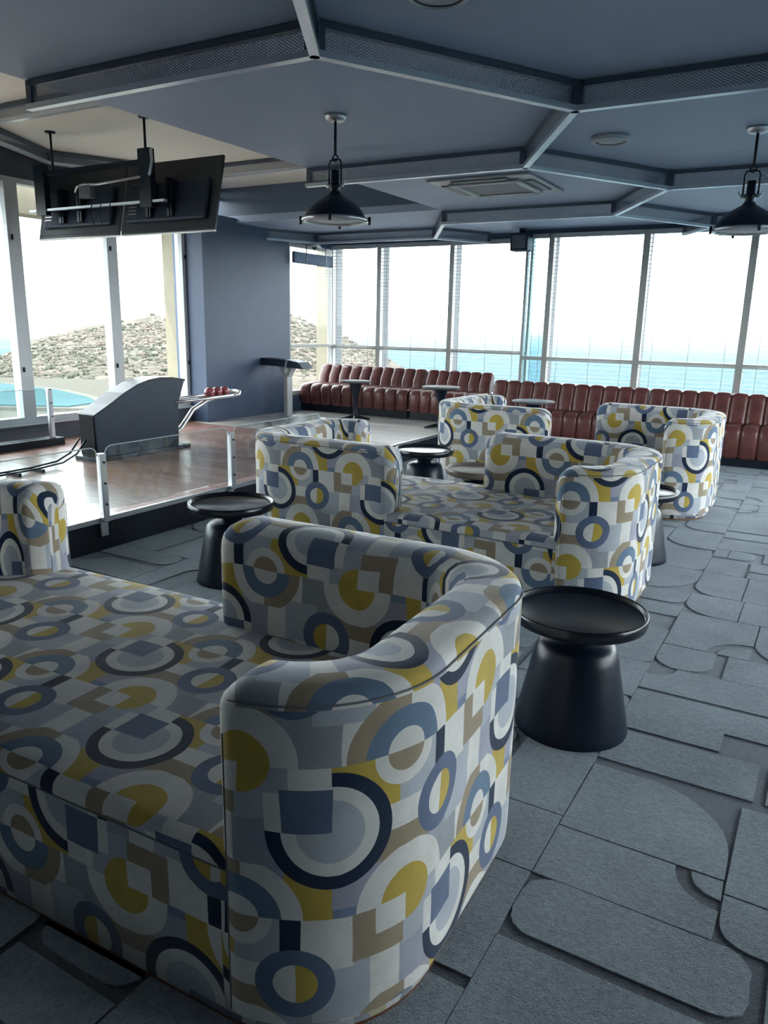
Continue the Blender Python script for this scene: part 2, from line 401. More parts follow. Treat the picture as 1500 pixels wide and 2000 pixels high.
# windows -------------------------------------------------
win_n = [0]
def window(axis, at, a0, a1, z0, z1, fm, zt=None, fw=.06, fd=.07, gm=None, sill=0, pins=None, fin=False):
    """a bay in the plane axis=at, from a0 to a1, with a transom at zt"""
    win_n[0] += 1
    def bx(mb, p0, p1, q0, q1, d0, d1):
        return mb.box(at+d0, at+d1, p0, p1, q0, q1) if axis == 'x' else mb.box(p0, p1, at+d0, at+d1, q0, q1)
    h = fd/2; m = MB()
    bx(m, a0, a0+fw, z0, z1, -h, h); bx(m, a1-fw, a1, z0, z1, -h, h); bx(m, a0+fw, a1-fw, z1-.05, z1, -h, h); bx(m, a0+fw, a1-fw, z0, z0+.06, -h, h)
    if sill: bx(m, a0, a1, z0-.02, z0, -h, sill)
    o = m.obj('window_%d' % win_n[0], fm); struct(o)
    segs = [(z0+.06, zt-.025), (zt+.025, z1-.05)] if zt else [(z0+.06, z1-.05)]
    for s0, s1 in segs: bx(MB(), a0+fw, a1-fw, s0, s1, -.004, .004).obj('pane', gm or M_glass, o)
    if fin: bx(MB(), a0-.012, a0+.024, z0, z1, h, h+.2).obj('outer_fin', M_fin, o)
    if zt: bx(MB(), a0+fw, a1-fw, zt-.025, zt+.025, -.03, .035).obj('transom', fm, o)
    if pins:
        for z in pins: bx(MB(), a1-fw*.55, a1-fw*.35, z, z+.05, h, h+.02).obj('window_latch', M_dark, o)
    return o
for a0, a1 in ((.20, 1.41), (1.41, 2.63), (2.63, 3.84), (3.84, 5.05), (5.05, 6.26), (6.26, 7.42)):
    window('x', XL, a0, a1, .42, 2.84, M_white, None, .072, .12, sill=.1, pins=(.95, 1.5+.75))
window('x', -7.0, 9.17, YG, .45, 2.62, M_greyfr, 1.17, .05, .06)
for a0, a1 in ((-7.0, -6.13), (-6.13, -4.92), (-4.92, -3.71)):
    window('y', YG+.05, a0, a1, .52, 2.68, M_greyfr, 1.155, .035, .08, fin=True)
window('y', YF+.05, -3.74, -3.40, .50, 2.70, M_greyfr, 1.10, .03, .08, gm=M_glass2)
for a0 in (-3.40, -2.19, -.98, .23, 1.44, 2.65):
    window('y', YF+.05, a0, a0+1.21, .50, 2.70, M_greyfr, 1.10, .04, .08, fin=True)
for a0 in (2.5, 4.0, 5.5, 7.0, 8.5):
    window('x', XR+.05, a0, a0+1.5, .50, 2.68, M_greyfr, 1.10, .04, .08)

# venetian blinds -------------------------------------------------
def blind(x0, x1, y, z0, z1, label, group=None):
    t = empty('venetian_blind', (x0, y, z0)); tag(t, label, 'blind', group)
    w = x1-x0
    MB().box(0, w, -.025, .025, z1-z0-.05, z1-z0).obj('head_rail', M_slat, t)
    MB().box(0, w, -.02, .02, 0, .018).obj('bottom_rail', M_slat, t)
    sl = MB(); z = .05
    while z < z1-z0-.06:
        sl.box(0, w, -.021, .021, z, z+.0025); z += .05
    o = sl.obj('slats', M_slat, t, fix=False); o['kind'] = 'stuff'
    for fx in (.14, .52, .88):
        MB().tube([(w*fx, -.022, .01), (w*fx, -.022, z1-z0-.04)], .0028, 5).obj('ladder_cord', M_slat, t)
    return t
bl = ['pale venetian blind beside the corner pillar above the red leather banquette end', 'pale venetian blind on middle bay of the window behind the first leather banquette',
      'pale venetian blind on the bay that ends at the blue glass corner']
for (a0, a1), lb in zip(((-6.96, -6.16), (-6.10, -4.95), (-4.89, -3.76)), bl): blind(a0, a1, YG-.06, .56, 2.66, lb)
bl = ['narrow venetian blind over the blue tinted corner pane', 'wide venetian blind just past the blue tinted corner pane', 'wide venetian blind on the second clear bay past the blue corner pane',
      'wide venetian blind on the third clear bay past the blue corner pane']
for (a0, a1), lb in zip(((-3.72, -3.42), (-3.36, -2.22), (-2.15, -1.01), (-.94, .20)), bl): blind(a0, a1, YF-.05, .54, 2.69, lb)
# rolled-up blind in the narrow window by the pier
t = empty('roller_blind', (-6.9, 9.2, 2.34), label='rolled-up blue-grey fabric blind in the narrow window by the dark pier', cat='blind')
MB().box(-.03, .02, 0, 1.0, 0, .16).obj('fabric_fold', mat('blind_fabric', (.12, .17, .25), .8), t, .015)
for yy in (.28, .78, .96): MB().box(.02, .026, yy, yy+.02, -.005, .27).obj('strap', M_dark, t)

# ------------------------------------------------------------------ honeycomb ceiling frame
def mesh_panel_mat():
    m = bpy.data.materials.new('expanded_mesh'); k = NT(m)
    uv = k.add('ShaderNodeUVMap').outputs[0]
    sp = k.add('ShaderNodeSeparateXYZ'); k.l.new(uv, sp.inputs[0])
    a = k.math('PINGPONG', k.math('ADD', k.math('DIVIDE', sp.outputs[0], .022), k.math('DIVIDE', sp.outputs[1], .0125)), .5)
    b = k.math('PINGPONG', k.math('SUBTRACT', k.math('DIVIDE', sp.outputs[0], .022), k.math('DIVIDE', sp.outputs[1], .0125)), .5)
    solid = k.math('LESS_THAN', k.math('MINIMUM', a, b), .135)
    k.p.inputs['Base Color'].default_value = (.30, .33, .37, 1); k.p.inputs['Metallic'].default_value = .6; k.p.inputs['Roughness'].default_value = .45
    tr = k.add('ShaderNodeBsdfTransparent'); ms = k.add('ShaderNodeMixShader')
    k.l.new(solid, ms.inputs[0]); k.l.new(tr.outputs[0], ms.inputs[1]); k.l.new(k.p.outputs[0], ms.inputs[2]); k.l.new(ms.outputs[0], k.out.inputs[0])
    return m
M_mesh = mesh_panel_mat()
M_tube = mat('navy_tube', (.10, .125, .165), .35, .5, var=.05)
def beam(root, p, q, zb, zt):
    p = Vector((*p, 0)); q = Vector((*q, 0)); L = (q-p).length; a = math.atan2(q.y-p.y, q.x-p.x)
    mtx = Matrix.Translation(p) @ Matrix.Rotation(a, 4, 'Z')
    m = MB(); g = .03
    m.box(g, L-g, -.02, .02, zt-.03, zt, mtx); m.box(0, .04, -.02, .02, zb+.027, zt, mtx); m.box(L-.04, L, -.02, .02, zb+.027, zt, mtx)
    b = m.obj('beam', M_tube, root)
    MB().box(-.0125, L+.0125, -.022, .022, zb, zb+.028, mtx).obj('lower_tube', M_rail, b)  # pale colour puts the bright window reflection into the navy frame's lower tube
    me = bpy.data.meshes.new('mesh_panel'); h = zt-zb-.058
    vs_ = [mtx @ Vector(v) for v in ((.04, -.008, zb+.028), (L-.04, -.008, zb+.028), (L-.04, -.008, zt-.03), (.04, -.008, zt-.03))]
    vs_ += [mtx @ Vector(v) for v in ((.04, .008, zb+.028), (L-.04, .008, zb+.028), (L-.04, .008, zt-.03), (.04, .008, zt-.03))]
    me.from_pydata([tuple(v) for v in vs_], [], [(0, 1, 2, 3), (5, 4, 7, 6)])
    ul = me.uv_layers.new(name='UVMap')
    for i, uvv in enumerate([(0, 0), (L, 0), (L, h), (0, h), (L, 0), (0, 0), (0, h), (L, h)]): ul.data[i].uv = uvv
    me.materials.append(M_mesh); o = bpy.data.objects.new('mesh_panel', me); COL.objects.link(o); o.parent = b
hx0 = empty('honeycomb_frame', (0, 0, ZC), label='dark steel honeycomb frame with mesh sides under the main ceiling', cat='ceiling frame')
hx0.location = (0, 0, 0)
hx1 = empty('honeycomb_frame', (0, 0, 0), label='steel honeycomb frame in the raised ceiling recess above the lanes', cat='ceiling frame')
RY = [1.66, 2.95, 4.25, 5.53, 6.81, 8.10, 9.38]
lo_z, hi_z = (2.6, ZC-.006), (3.03, ZK-.006)
def addb(p, q):
    # clip a beam at the recess edge / room
    def inrec(pt): return pt[0] < XK-.02 and pt[1] < YK-.01
    mid = ((p[0]+q[0])/2, (p[1]+q[1])/2)
    if inrec(mid): beam(hx1, p, q, *hi_z)
    else: beam(hx0, p, q, *lo_z)
for i, y in enumerate(RY):
    A = i % 2 == 1
    if A:
        addb((-3.99, y), (-2.09, y)); addb((1.29, y), (3.19, y))
    else:
        addb((-1.35, y), (.55, y)); addb((-6.63, y), (-4.73, y))
    if i+1 < len(RY):
        y2 = RY[i+1]
        if A: prs = [((-2.09, y), (-1.35, y2)), ((-3.99, y), (-4.73, y2)), ((1.29, y), (.55, y2)), ((-7.25, y), (-6.63, y2))]
        else: prs = [((-1.35, y), (-2.09, y2)), ((-4.73, y), (-3.99, y2)), ((.55, y), (1.29, y2)), ((-6.63, y), (-7.25, y2))]
        for p, q in prs: addb(p, q)
for p, q in (((-6.63, 9.38), (-6.98, 10.0)), ((-4.73, 9.38), (-4.28, 10.15)), ((-1.35, 9.38), (-1.75, 10.0)), ((.55, 9.38), (.95, 10.0))): addb(p, q)

# ------------------------------------------------------------------ tub sofas
HL, HD, CR = 1.24, .575, .35
ARC = CR*PI/2; ST = 2*(HD-CR); LG = 2*(HL-CR); PER = 4*ARC+2*ST+2*LG
def path(s, inset=0., hl=HL, hd=HD, r=CR):
    s = s % PER; st = 2*(hd-r); lg = 2*(hl-r); arc = r*PI/2
    segs = [('a', hl-r, -hd+r, -PI/2), ('l', hl, -hd+r, 0, 1, st), ('a', hl-r, hd-r, 0), ('l', hl-r, hd, -1, 0, lg),
            ('a', -hl+r, hd-r, PI/2), ('l', -hl, hd-r, 0, -1, st), ('a', -hl+r, -hd+r, PI), ('l', -hl+r, -hd, 1, 0, lg)]
    for g in segs:
        ln = arc if g[0] == 'a' else g[5]
        if s <= ln+1e-9:
            if g[0] == 'a':
                a = g[3]+s/r; n = (math.cos(a), math.sin(a)); return (g[1]+(r-inset)*n[0], g[2]+(r-inset)*n[1]), n
            n = (g[4], -g[3]); return (g[1]+g[3]*s-n[0]*inset, g[2]+g[4]*s-n[1]*inset), n
        s -= ln
    return path(0, inset)
UW = .735
def tub_back(parent, rot, s0, z0, si, vi):
    sa, sb = -.018, 2*ARC+ST+(HL-CR)-.08
    TH = .205; re, rtp = .075, .10
    sec = [(0, .05), (0, .2), (0, .4), (0, .6), (0, .72), (0, .785), (.006, .803), (.02, .815), (.05, .821), (.10, .823), (.15, .818), (.18, .803), (.197, .78), (.205, .74), (.207, .6), (.207, .41)]
    vv = [sec[0][1]]
    for a, b in zip(sec, sec[1:]): vv.append(vv[-1]+math.hypot(b[0]-a[0], b[1]-a[1]))
    st = [sa+e for e in (0, .004, .012, .024, .04, .06, .08, .1)]
    n = 70; st += [sa+.1+(sb-sa-.2)*i/n for i in range(1, n)]
    st += [sb-e for e in (.1, .08, .06, .04, .024, .012, .004, 0)]
    V = []; UV = []; UI = []
    for s in st:
        e = min(s-sa, sb-s)
        i_s = re-math.sqrt(max(0, re*re-(re-e)**2)) if e < re else 0
        i_t = rtp-math.sqrt(max(0, rtp*rtp-(rtp-e)**2)) if e < rtp else 0
        se = s
        if e < re:
            lag = re*PI/2-re*math.acos((re-e)/re)-(re-e); se = s-lag if s-sa < sb-s else s+lag
        for j, (d, z) in enumerate(sec):
            dc = TH/2; dd = dc+(d-dc)*(dc-i_s)/dc; zz = z-i_t*max(0, min(1, (z-.45)/.37))*.8
            (x, y), nn = path(s, dd); V.append((x, y, zz)); UV.append(((se-s0)/UW, (vv[j]-z0)/UW)); UI.append(((se-si)/UW, (vv[j]-vi)/UW))
    m = len(sec); F = []; FU = []
    for i in range(len(st)-1):
        for j in range(m-1):
            q = (i*m+j, (i+1)*m+j, (i+1)*m+j+1, i*m+j+1); F.append(q); FU.append([(UV if j < 5 else UI)[t] for t in q])
    for i, rev in ((0, True), (len(st)-1, False)):
        q = [i*m+j for j in range(m)]
        if rev: q = q
        else: q = q[::-1]
        F.append(tuple(q)); FU.append([(UV[t][0]+(sec[t % m][0])/UW*(-1 if rev else 1), V[t][2]/UW-z0/UW) for t in q])
    me = bpy.data.meshes.new('backrest'); me.from_pydata(V, [], F); me.polygons.foreach_set('use_smooth', [True]*(len(F)-2)+[False]*2)
    ul = me.uv_layers.new(name='UVMap'); k = 0
    for fu in FU:
        for t in fu: ul.data[k].uv = t; k += 1
    me.materials.append(FAB); o = bpy.data.objects.new('backrest', me); COL.objects.link(o); o.parent = parent; o.rotation_euler = (0, 0, rot)
    sp = [(*path(sa+.06+(sb-sa-.12)*i/80, -.0005)[0], .7945) for i in range(81)]
    MB().tube(sp, .0022, 5).obj('seam', M_seam, o)
    e0 = [(*path(sa+.045, -.0008)[0], z) for z in (.06, .3, .5, .72)]
    MB().tube(e0, .0018, 5).obj('seam', M_seam, o)
    return o
M_seam = mat('seam_thread', (.16, .17, .19), .9)
def tub_sofa(cx, cy, rz, label, uvR, uvL, front, top):
    root = empty('tub_sofa', (cx, cy, 0), rz, label, 'sofa', 'printed tub sofas in a row')
    # seat: top piece and lower band
    n = 160; per = PER
    ring = lambda inset, z: [(*path(per*i/n, inset)[0], z) for i in range(n)]
    levels = [(.010, .395), (.008, .41), (.012, .427), (.024, .438), (.045, .443), (.12, .447), (.30, .450)]
    V = []; F = []; U = []
    for ins, z in levels: V += ring(ins, z)
    for l in range(len(levels)-1):
        for i in range(n): F.append((l*n+i, l*n+(i+1) % n, (l+1)*n+(i+1) % n, (l+1)*n+i))
    F.append(tuple((len(levels)-1)*n+i for i in range(n)))
    me = bpy.data.meshes.new('seat'); me.from_pydata(V, [], F); me.polygons.foreach_set('use_smooth', [True]*len(F))
    ul = me.uv_layers.new(name='UVMap'); k = 0
    for f in F:
        for t in f:
            x, y, z = V[t]; ul.data[k].uv = ((x-top[0])/UW, (y+(z-.443)*(1 if y < 0 else -1)-top[1])/UW); k += 1
    me.materials.append(FAB); seat = bpy.data.objects.new('seat', me); COL.objects.link(seat); seat.parent = root
    V = ring(.012, .018)+ring(.008, .2)+ring(.012, .396); F = []
    for l in range(2):
        for i in range(n): F.append((l*n+i, l*n+(i+1) % n, (l+1)*n+(i+1) % n, (l+1)*n+i))
    F.append(tuple(range(n))[::-1])
    me = bpy.data.meshes.new('seat_band'); me.from_pydata(V, [], F); me.polygons.foreach_set('use_smooth', [True]*len(F))
    ul = me.uv_layers.new(name='UVMap'); k = 0
    for f in F:
        ss = [PER*(t % n)/n for t in f]
        if len(f) == 4 and max(ss)-min(ss) > 1: ss = [q if q > 1 else q+PER for q in ss]
        for t, q in zip(f, ss): ul.data[k].uv = (-(q-front[0])/UW, -(V[t][2]-front[1])/UW); k += 1
    me.materials.append(FAB); band = bpy.data.objects.new('seat_band', me); COL.objects.link(band); band.parent = root
    MB().tube([(*path(per*i/n, .009)[0], .396) for i in range(n)], .0022, 5, closed=True).obj('seam', M_seam, band)
    tub_back(root, 0, *uvR); tub_back(root, PI, *uvL)
    m = MB(); m.prism([path(per*i/n, .016)[0] for i in range(n)], 'z', 0, .055); m.obj('plinth', M_wood, root)
    return root
tub_sofa(-1.869, 1.543, math.radians(2), 'patterned tub sofa facing the lane fascia, with a black tray table behind its arm',
         (.5395, .504, 2.25, .952), (.40, .491, .163, .926), (6.634, .40), (-.364, .001))
tub_sofa(-2.01, 4.25, 0, 'patterned tub sofa standing between the two other tub sofas', (.196, .505, 1.975, .941), (5.186-PER/2, .489, 1.2, .95), (6.47, .422), (.029, -.2465))
tub_sofa(-1.98, 6.9, 0, 'patterned tub sofa standing closest to the red leather banquettes', (.209+.3675, .509, 1.915, .96), (4.974-PER/2, .514, 1.1, .95), (6.2, .40), (.2, .1))

# ------------------------------------------------------------------ tray tables
def tray_table(x, y, label, top_m=None, zt=.475):
    t = empty('tray_table', (x, y, 0), 0, label, 'table', 'round tray tables between the sofas')
    MB().lathe([(0.001, 0), (.213, 0), (.216, .008), (.212, .03), (.16, .29), (.148, .335), (.132, .352), (.10, .362), (.001, .365)], 48).obj('cone_base', M_dark, t)
    MB().lathe([(.001, .36), (.06, .362), (.058, .375), (.072, .39), (.085, .40), (.072, .412), (.058, .42), (.06, zt-.04), (.001, zt-.04)], 40).obj('neck', M_dark, t)
    MB().lathe([(.001, zt-.042), (.235, zt-.042), (.246, zt-.036), (.25, zt-.02), (.25, zt+.004), (.246, zt+.008), (.241, zt+.004), (.239, zt-.01), (.232, zt-.014), (.001, zt-.014)], 64).obj('tray_top', top_m or M_blacktop, t)
    return t
M_taupe = mat('taupe_tabletop', (.16, .135, .115), .35, var=.15)
tray_table(-.70, 2.70, 'black round tray table standing alone on the open carpet')
tray_table(-2.94, 3.30, 'black round tray table between the sofa arms and the lane fascia')
tray_table(-2.93, 5.75, 'black round tray table with a bright window reflection behind the middle sofa')
tray_table(-2.22, 5.27, 'round tray table with a taupe top half hidden behind the middle sofa', M_taupe, .455)
tray_table(-1.00, 5.12, 'black round tray table tucked behind the right tub of the middle sofa')

# ------------------------------------------------------------------ leather banquettes
def channel_mesh(prof, w, bulge, name):
    """prof: (y,z) open profile; outward is left of travel"""
    m = MB(); n = len(prof); K = 8; nr = []
    for i in range(n):
        a = prof[max(0, i-1)]; b = prof[min(n-1, i+1)]; dx, dz = b[0]-a[0], b[1]-a[1]; L = math.hypot(dx, dz); nr.append((-dz/L, dx/L))
    for i in range(n):
        for j in range(K+1):
            u = -1+2*j/K; bl_ = bulge*(math.sqrt(max(0, 1-abs(u)**2.6))-1)
            m.v.append(((j/K)*w, prof[i][0]+nr[i][0]*bl_, prof[i][1]+nr[i][1]*bl_))
    for i in range(n-1):
        for j in range(K): a = i*(K+1)+j; m.quad(a, a+1, a+K+2, a+K+1, smooth=True)
    m.quad(*[i*(K+1) for i in range(n)]); m.quad(*[i*(K+1)+K for i in range(n)][::-1])
    me = m.mesh(name); me.materials.append(M_leather); return me
def arcp(cx, cz, r, a0, a1, n): return [(cx+r*math.cos(math.radians(a0+(a1-a0)*i/n)), cz+r*math.sin(math.radians(a0+(a1-a0)*i/n))) for i in range(n+1)]
def banquette(x, yf, z, nch, w, hs, hb, label, depth=.66):
    t = empty('leather_banquette', (x, yf, z), 0, label, 'banquette', 'channel-tufted leather banquettes under the windows')
    L = nch*w
    MB().box(.01, L-.01, .05, depth, 0, .11).obj('plinth', M_plinth, t)
    sp = [(.03, .10), (.0, .14), (0, hs-.12)]+arcp(.10, hs-.10, .10, 180, 90, 6)[1:]+[(.25, hs+.005), (depth-.2, hs)]
    sp = sp[::-1]  # travel back -> front, outward up/front
    sp = [(a, b) for a, b in sp]
    sm = channel_mesh(sp[::-1], w, .03, 'seat_channel')
    bp = [(depth-.24, hs-.03), (depth-.22, hs+.1), (depth-.16, hb-.07)]+arcp(depth-.085, hb-.075, .075, 165, 20, 6)+[(depth, hs)]
    bm_ = channel_mesh(bp, w, .028, 'back_channel')
    for i in range(nch):
        for me, nm in ((sm, 'seat_channel'), (bm_, 'back_channel')):
            o = bpy.data.objects.new(nm, me); COL.objects.link(o); o.parent = t; o.location = (i*w, 0, 0)
    return t
banquette(-6.93, 9.36, PZ, 10, .184, .41, .67, 'red-brown leather banquette whose rounded end meets the narrow window', .72)
banquette(-5.06, 9.36, PZ, 6, .166, .41, .67, 'short red-brown leather banquette partly hidden by the dark plum one', .72)
banquette(-3.98, 9.38, 0, 11, .186, .48, .81, 'dark plum leather banquette behind the two tubs of the last sofa', .60)
banquette(-1.92, 9.38, 0, 11, .186, .48, .81, 'dark plum leather banquette running on under the wide clear windows', .60)

# bistro tables
def bistro(x, y, z, h, label, r=.21):
    t = empty('bistro_table', (x, y, z), 0, label, 'table', 'pedestal tables along the banquettes')
    MB().lathe([(.001, h-.025), (r-.01, h-.025), (r, h-.018), (r, h-.004), (r-.006, h), (.001, h)], 40).obj('table_top', mat('grey_stone_top', (.10, .10, .11), .55, spec=.15, var=.35, scale=10), t)
    MB().lathe([(.10, h-.028), (.085, h-.05), (.05, h-.16), (.034, .3), (.032, .12), (.04, .06), (.06, .035)], 20).obj('pedestal', M_dark, t)
    f = MB()
    for a in range(4):
        c, s_ = math.cos(a*PI/2+.5), math.sin(a*PI/2+.5)
        f.tube([(0, 0, .05), (c*.1, s_*.1, .03), (c*.2, s_*.2, .014)], [.03, .024, .014], 8)
    f.obj('foot', M_dark, t)
bistro(-5.61, 8.87, PZ, .535, 'slim pedestal table in front of the red-brown banquette nearest the dark pier')
bistro(-4.27, 8.78, PZ, .535, 'slim pedestal table before the joint of the red-brown and plum banquettes', .24)
bistro(-3.1, 8.95, 0, .64, 'pedestal table mostly hidden behind the left tub of the last sofa', .26)

# ------------------------------------------------------------------ pendant lamps
M_lampin = mat('lamp_inner', (.60, .62, .62), .5)
def pendant(x, y, label):
    zr = 2.135
    t = empty('pendant_lamp', (x, y, ZC), 0, label, 'lamp', 'dome pendant lamps')
    def L(mb, nm, m): o = mb.obj(nm, m, t); o.location = (0, 0, -ZC); return o
    c = MB().lathe([(.001, ZC), (.068, ZC), (.070, ZC-.012), (.05, ZC-.034), (.001, ZC-.036)], 32); L(c, 'canopy', M_silver)
    L(MB().tube([(0, 0, ZC-.03), (0, 0, 2.52)], .009, 10), 'rod', M_dark)
    L(MB().tube([(.018*math.cos(a), 0, 2.505+.018*math.sin(a)) for a in [i*2*PI/14 for i in range(14)]], .005, 6, closed=True), 'hook_ring', M_dark)
    yk = MB()
    yk.tube([(-.045, 0, 2.335), (-.045, 0, 2.47), (-.036, 0, 2.492), (0, 0, 2.50), (.036, 0, 2.492), (.045, 0, 2.47), (.045, 0, 2.335)], .006, 8); L(yk, 'yoke', M_dark)
    L(MB().lathe([(.001, 2.435), (.026, 2.435), (.026, 2.36), (.034, 2.355), (.034, 2.34), (.028, 2.335), (.032, 2.30)], 24), 'neck', M_dark)
    for s_ in (-1, 1):
        k = MB(); k.tube([(s_*.03, 0, 2.345), (s_*.062, 0, 2.345)], .011, 10); k.tube([(s_*.06, 0, 2.345), (s_*.075, 0, 2.375)], .004, 6); L(k, 'wing_bolt', M_silver)
    R = .205
    L(MB().lathe([(.032, 2.31), (.045, 2.29), (.09, 2.265), (.14, 2.232), (.175, 2.195), (.193, 2.16), (R-.008, zr+.012), (R-.012, zr+.008), (.185, 2.158), (.165, 2.19), (.13, 2.225), (.08, 2.255), (.02, 2.275)], 48), 'dome_shade', M_dark)
    L(MB().lathe([(R-.012, zr+.014), (R+.006, zr+.014), (R+.008, zr), (R-.004, zr-.008), (R-.022, zr-.006), (R-.022, zr+.004), (R-.012, zr+.014)], 48), 'rim', M_silver)
    L(MB().lathe([(.001, zr+.002), (R-.02, zr+.002), (R-.02, zr+.006), (.001, zr+.006)], 48), 'diffuser', M_lampin)
    for a in (0, PI/2, PI, 1.5*PI):
        k = MB(); cx, cy = math.cos(a+.45), math.sin(a+.45)
        k.tube([(cx*(R+.016), cy*(R+.016), zr-.022), (cx*(R+.016), cy*(R+.016), zr+.026)], .009, 8); L(k, 'clamp', M_dark)
pendant(-2.869, 4.268, 'navy dome pendant lamp hanging over the middle sofa')
pendant(-.612, 5.652, 'navy dome pendant lamp hanging over the open carpet past the middle sofa')

# ------------------------------------------------------------------ ceiling devices
t = empty('cassette_air_conditioner', (-2.86, 6.87, ZC), 0, 'square ceiling cassette air conditioner inside a honeycomb cell', 'air conditioner')
M_ac = mat('ac_plastic', (.30, .32, .34), .4)
MB().prism([(-.475, -.475), (.475, -.475), (.475, .475), (-.475, .475)], 'z', -.022, -.001).obj('frame', M_ac, t, .008)
gr = MB()
def ringbox(mb, a, b, z0, z1):
    mb.box(-a, a, -a, -b, z0, z1); mb.box(-a, a, b, a, z0, z1); mb.box(-a, -b, -b, b, z0, z1); mb.box(b, a, -b, b, z0, z1)
ringbox(gr, .33, .27, -.045, -.022); gr.obj('grille_rim', M_ac, t, .012)
MB().box(-.27, .27, -.27, .27, -.034, -.022).obj('grille', mat('ac_grille', (.05, .06, .075), .5), t)
for a in range(4):
    o = MB().box(-.26, .26, .355, .43, -.034, -.021).obj('louvre', mat('ac_louvre', (.10, .11, .125), .45), t, .008); o.rotation_euler = (0, 0, a*PI/2)
def ceiling_disc(x, y, label, r=.125):
    t = empty('ceiling_speaker', (x, y, ZC), 0, label, 'speaker', 'round ceiling speakers')
    MB().lathe([(r-.02, -.001), (r, -.001), (r+.002, -.012), (r-.004, -.03), (r-.02, -.034), (r-.022, -.026)], 40).obj('bezel', M_white, t)
    MB().lathe([(.001, -.030), (r*.6, -.029), (r-.02, -.022), (r-.02, -.005)], 40).obj('grille', mat('speaker_grille', (.36, .40, .43), .5), t)
ceiling_disc(-1.50, 2.93, 'round pale ceiling speaker in the cell with no lamp')
ceiling_disc(-1.50, 5.53, 'round pale ceiling speaker between the two pendant lamps')
ceiling_disc(-5.35, 9.72, 'round pale ceiling speaker above the red-brown banquettes')
t = empty('security_camera', (-6.6, 9.30, 2.6), 0, 'small white dome camera under the frame near the narrow window', 'camera')
MB().lathe([(.001, 0), (.045, 0), (.05, -.03), (.04, -.05), (.001, -.05)], 20).obj('housing', M_white, t)
MB().lathe([(.034, -.048), (.03, -.07), (.015, -.082), (.001, -.085)], 20).obj('dome', M_tvback, t)
t = empty('wall_speaker', (-3.86, 10.02, 2.47), 0, 'dark box speaker hung at the blue glass window corner', 'speaker')
MB().box(0, .24, -.2, 0, 0, .22).obj('cabinet', M_plastic, t, .01); MB().box(.03, .21, -.206, -.2, .03, .19).obj('grille', mat('speaker_cloth', (.09, .09, .11), .6), t)
MB().box(.09, .15, -.12, -.04, .22, .28).obj('bracket', M_dark, t)

# ------------------------------------------------------------------ televisions and their mount
def tv(xc, label, w=1.14):
    t = empty('television', (xc, 5.17, 2.255), 0, label, 'television', 'back-to-view televisions over the lanes')
    t.rotation_euler = (math.radians(-13), 0, 0); h = .63
    MB().box(-w/2, w/2, -.012, .016, 0, h).obj('panel', M_tvback, t, .004)
    MB().box(-w/2+.012, w/2-.012, .016, .018, .02, h-.012).obj('screen', mat('tv_screen', (.006, .007, .009), .12), t)
    MB().box(-w*.42, w*.42, -.05, -.012, .09, .44).obj('rear_housing', M_plastic, t, .02)
    MB().box(-w/2+.01, w/2-.01, -.016, -.012, .03, .036).obj('seam_rib', M_plastic, t)
    MB().box(-w/2, w/2, -.014, .017, -.008, 0).obj('bottom_trim', M_silver, t)
    for x in (-.20, .06):
        wp = [(-.05, .12), (-.05, .42), (-.144, .42), (-.075, .12)]; m = MB().prism(wp, 'x', x, x+.03); m.prism(wp, 'x', x+.045, x+.06); m.obj('mount_bracket', M_dark, t)
    for z in (.16, .19, .22): MB().box(-w*.40, -w*.40+.10, -.053, -.05, z, z+.01).obj('port', M_silver, t)
    return t
tv(-5.27, 'black television seen from behind, beside the dark pier')
tv(-6.44, 'black television seen from behind, over the window mullion next to the pool view')
t = empty('tv_mount', (-5.9, 5.02, ZK), 0, 'dark twin-rod ceiling mount carrying two televisions', 'mount')
def W_(mb, nm, m): o = mb.obj(nm, m, t); o.matrix_parent_inverse = Matrix.Translation((5.9, -5.02, -ZK)); return o
for x in (-6.55, -5.33):
    W_(MB().tube([(x, 5.03, ZK), (x, 5.03, 2.84)], .011, 8), 'rod', M_dark)
    W_(MB().lathe([(.001, ZK), (.05, ZK), (.045, ZK-.012), (.001, ZK-.014)], 20, (x, 5.03, 0)), 'rod_plate', M_dark)
W_(MB().box(-5.40, -5.26, 5.0, 5.06, 2.45, 2.92), 'mount_arm', M_dark); W_(MB().box(-6.80, -6.66, 5.0, 5.06, 2.45, 2.90), 'mount_arm', M_dark)
W_(MB().box(-6.92, -5.12, 5.01, 5.05, 2.486, 2.506), 'lower_rail', M_rail); W_(MB().box(-6.80, -5.26, 5.02, 5.06, 2.80, 2.84), 'upper_rail', M_dark)
W_(MB().tube([(-6.20, 4.98, 2.62), (-6.16, 4.97, 2.66), (-6.08, 4.97, 2.675), (-5.9, 4.975, 2.665), (-5.36, 4.985, 2.69)], .011, 8), 'cable_conduit', M_silver)
W_(MB().box(-6.13, -5.98, 4.96, 5.02, 2.56, 2.665), 'junction_box', mat('box_grey', (.10, .11, .13), .5))
W_(MB().tube([(-5.22, 4.985, 2.9), (-5.20, 4.97, 2.8), (-5.22, 4.97, 2.73), (-5.25, 4.985, 2.70)], .012, 8), 'cable_loop', M_rail)
for xc in (-5.27, -6.44):
    for dx in (-.20, .06): W_(MB().box(xc+dx, xc+dx+.06, 5.03, 5.1235, 2.484, 2.508), 'hanger', M_dark)
for i in range(3): W_(MB().tube([(-6.0+.12*i, 4.99, 2.5), (-6.02+.13*i, 4.97, 2.42), (-5.98+.1*i, 4.99, 2.33)], .005, 6), 'loose_cable', M_dark)

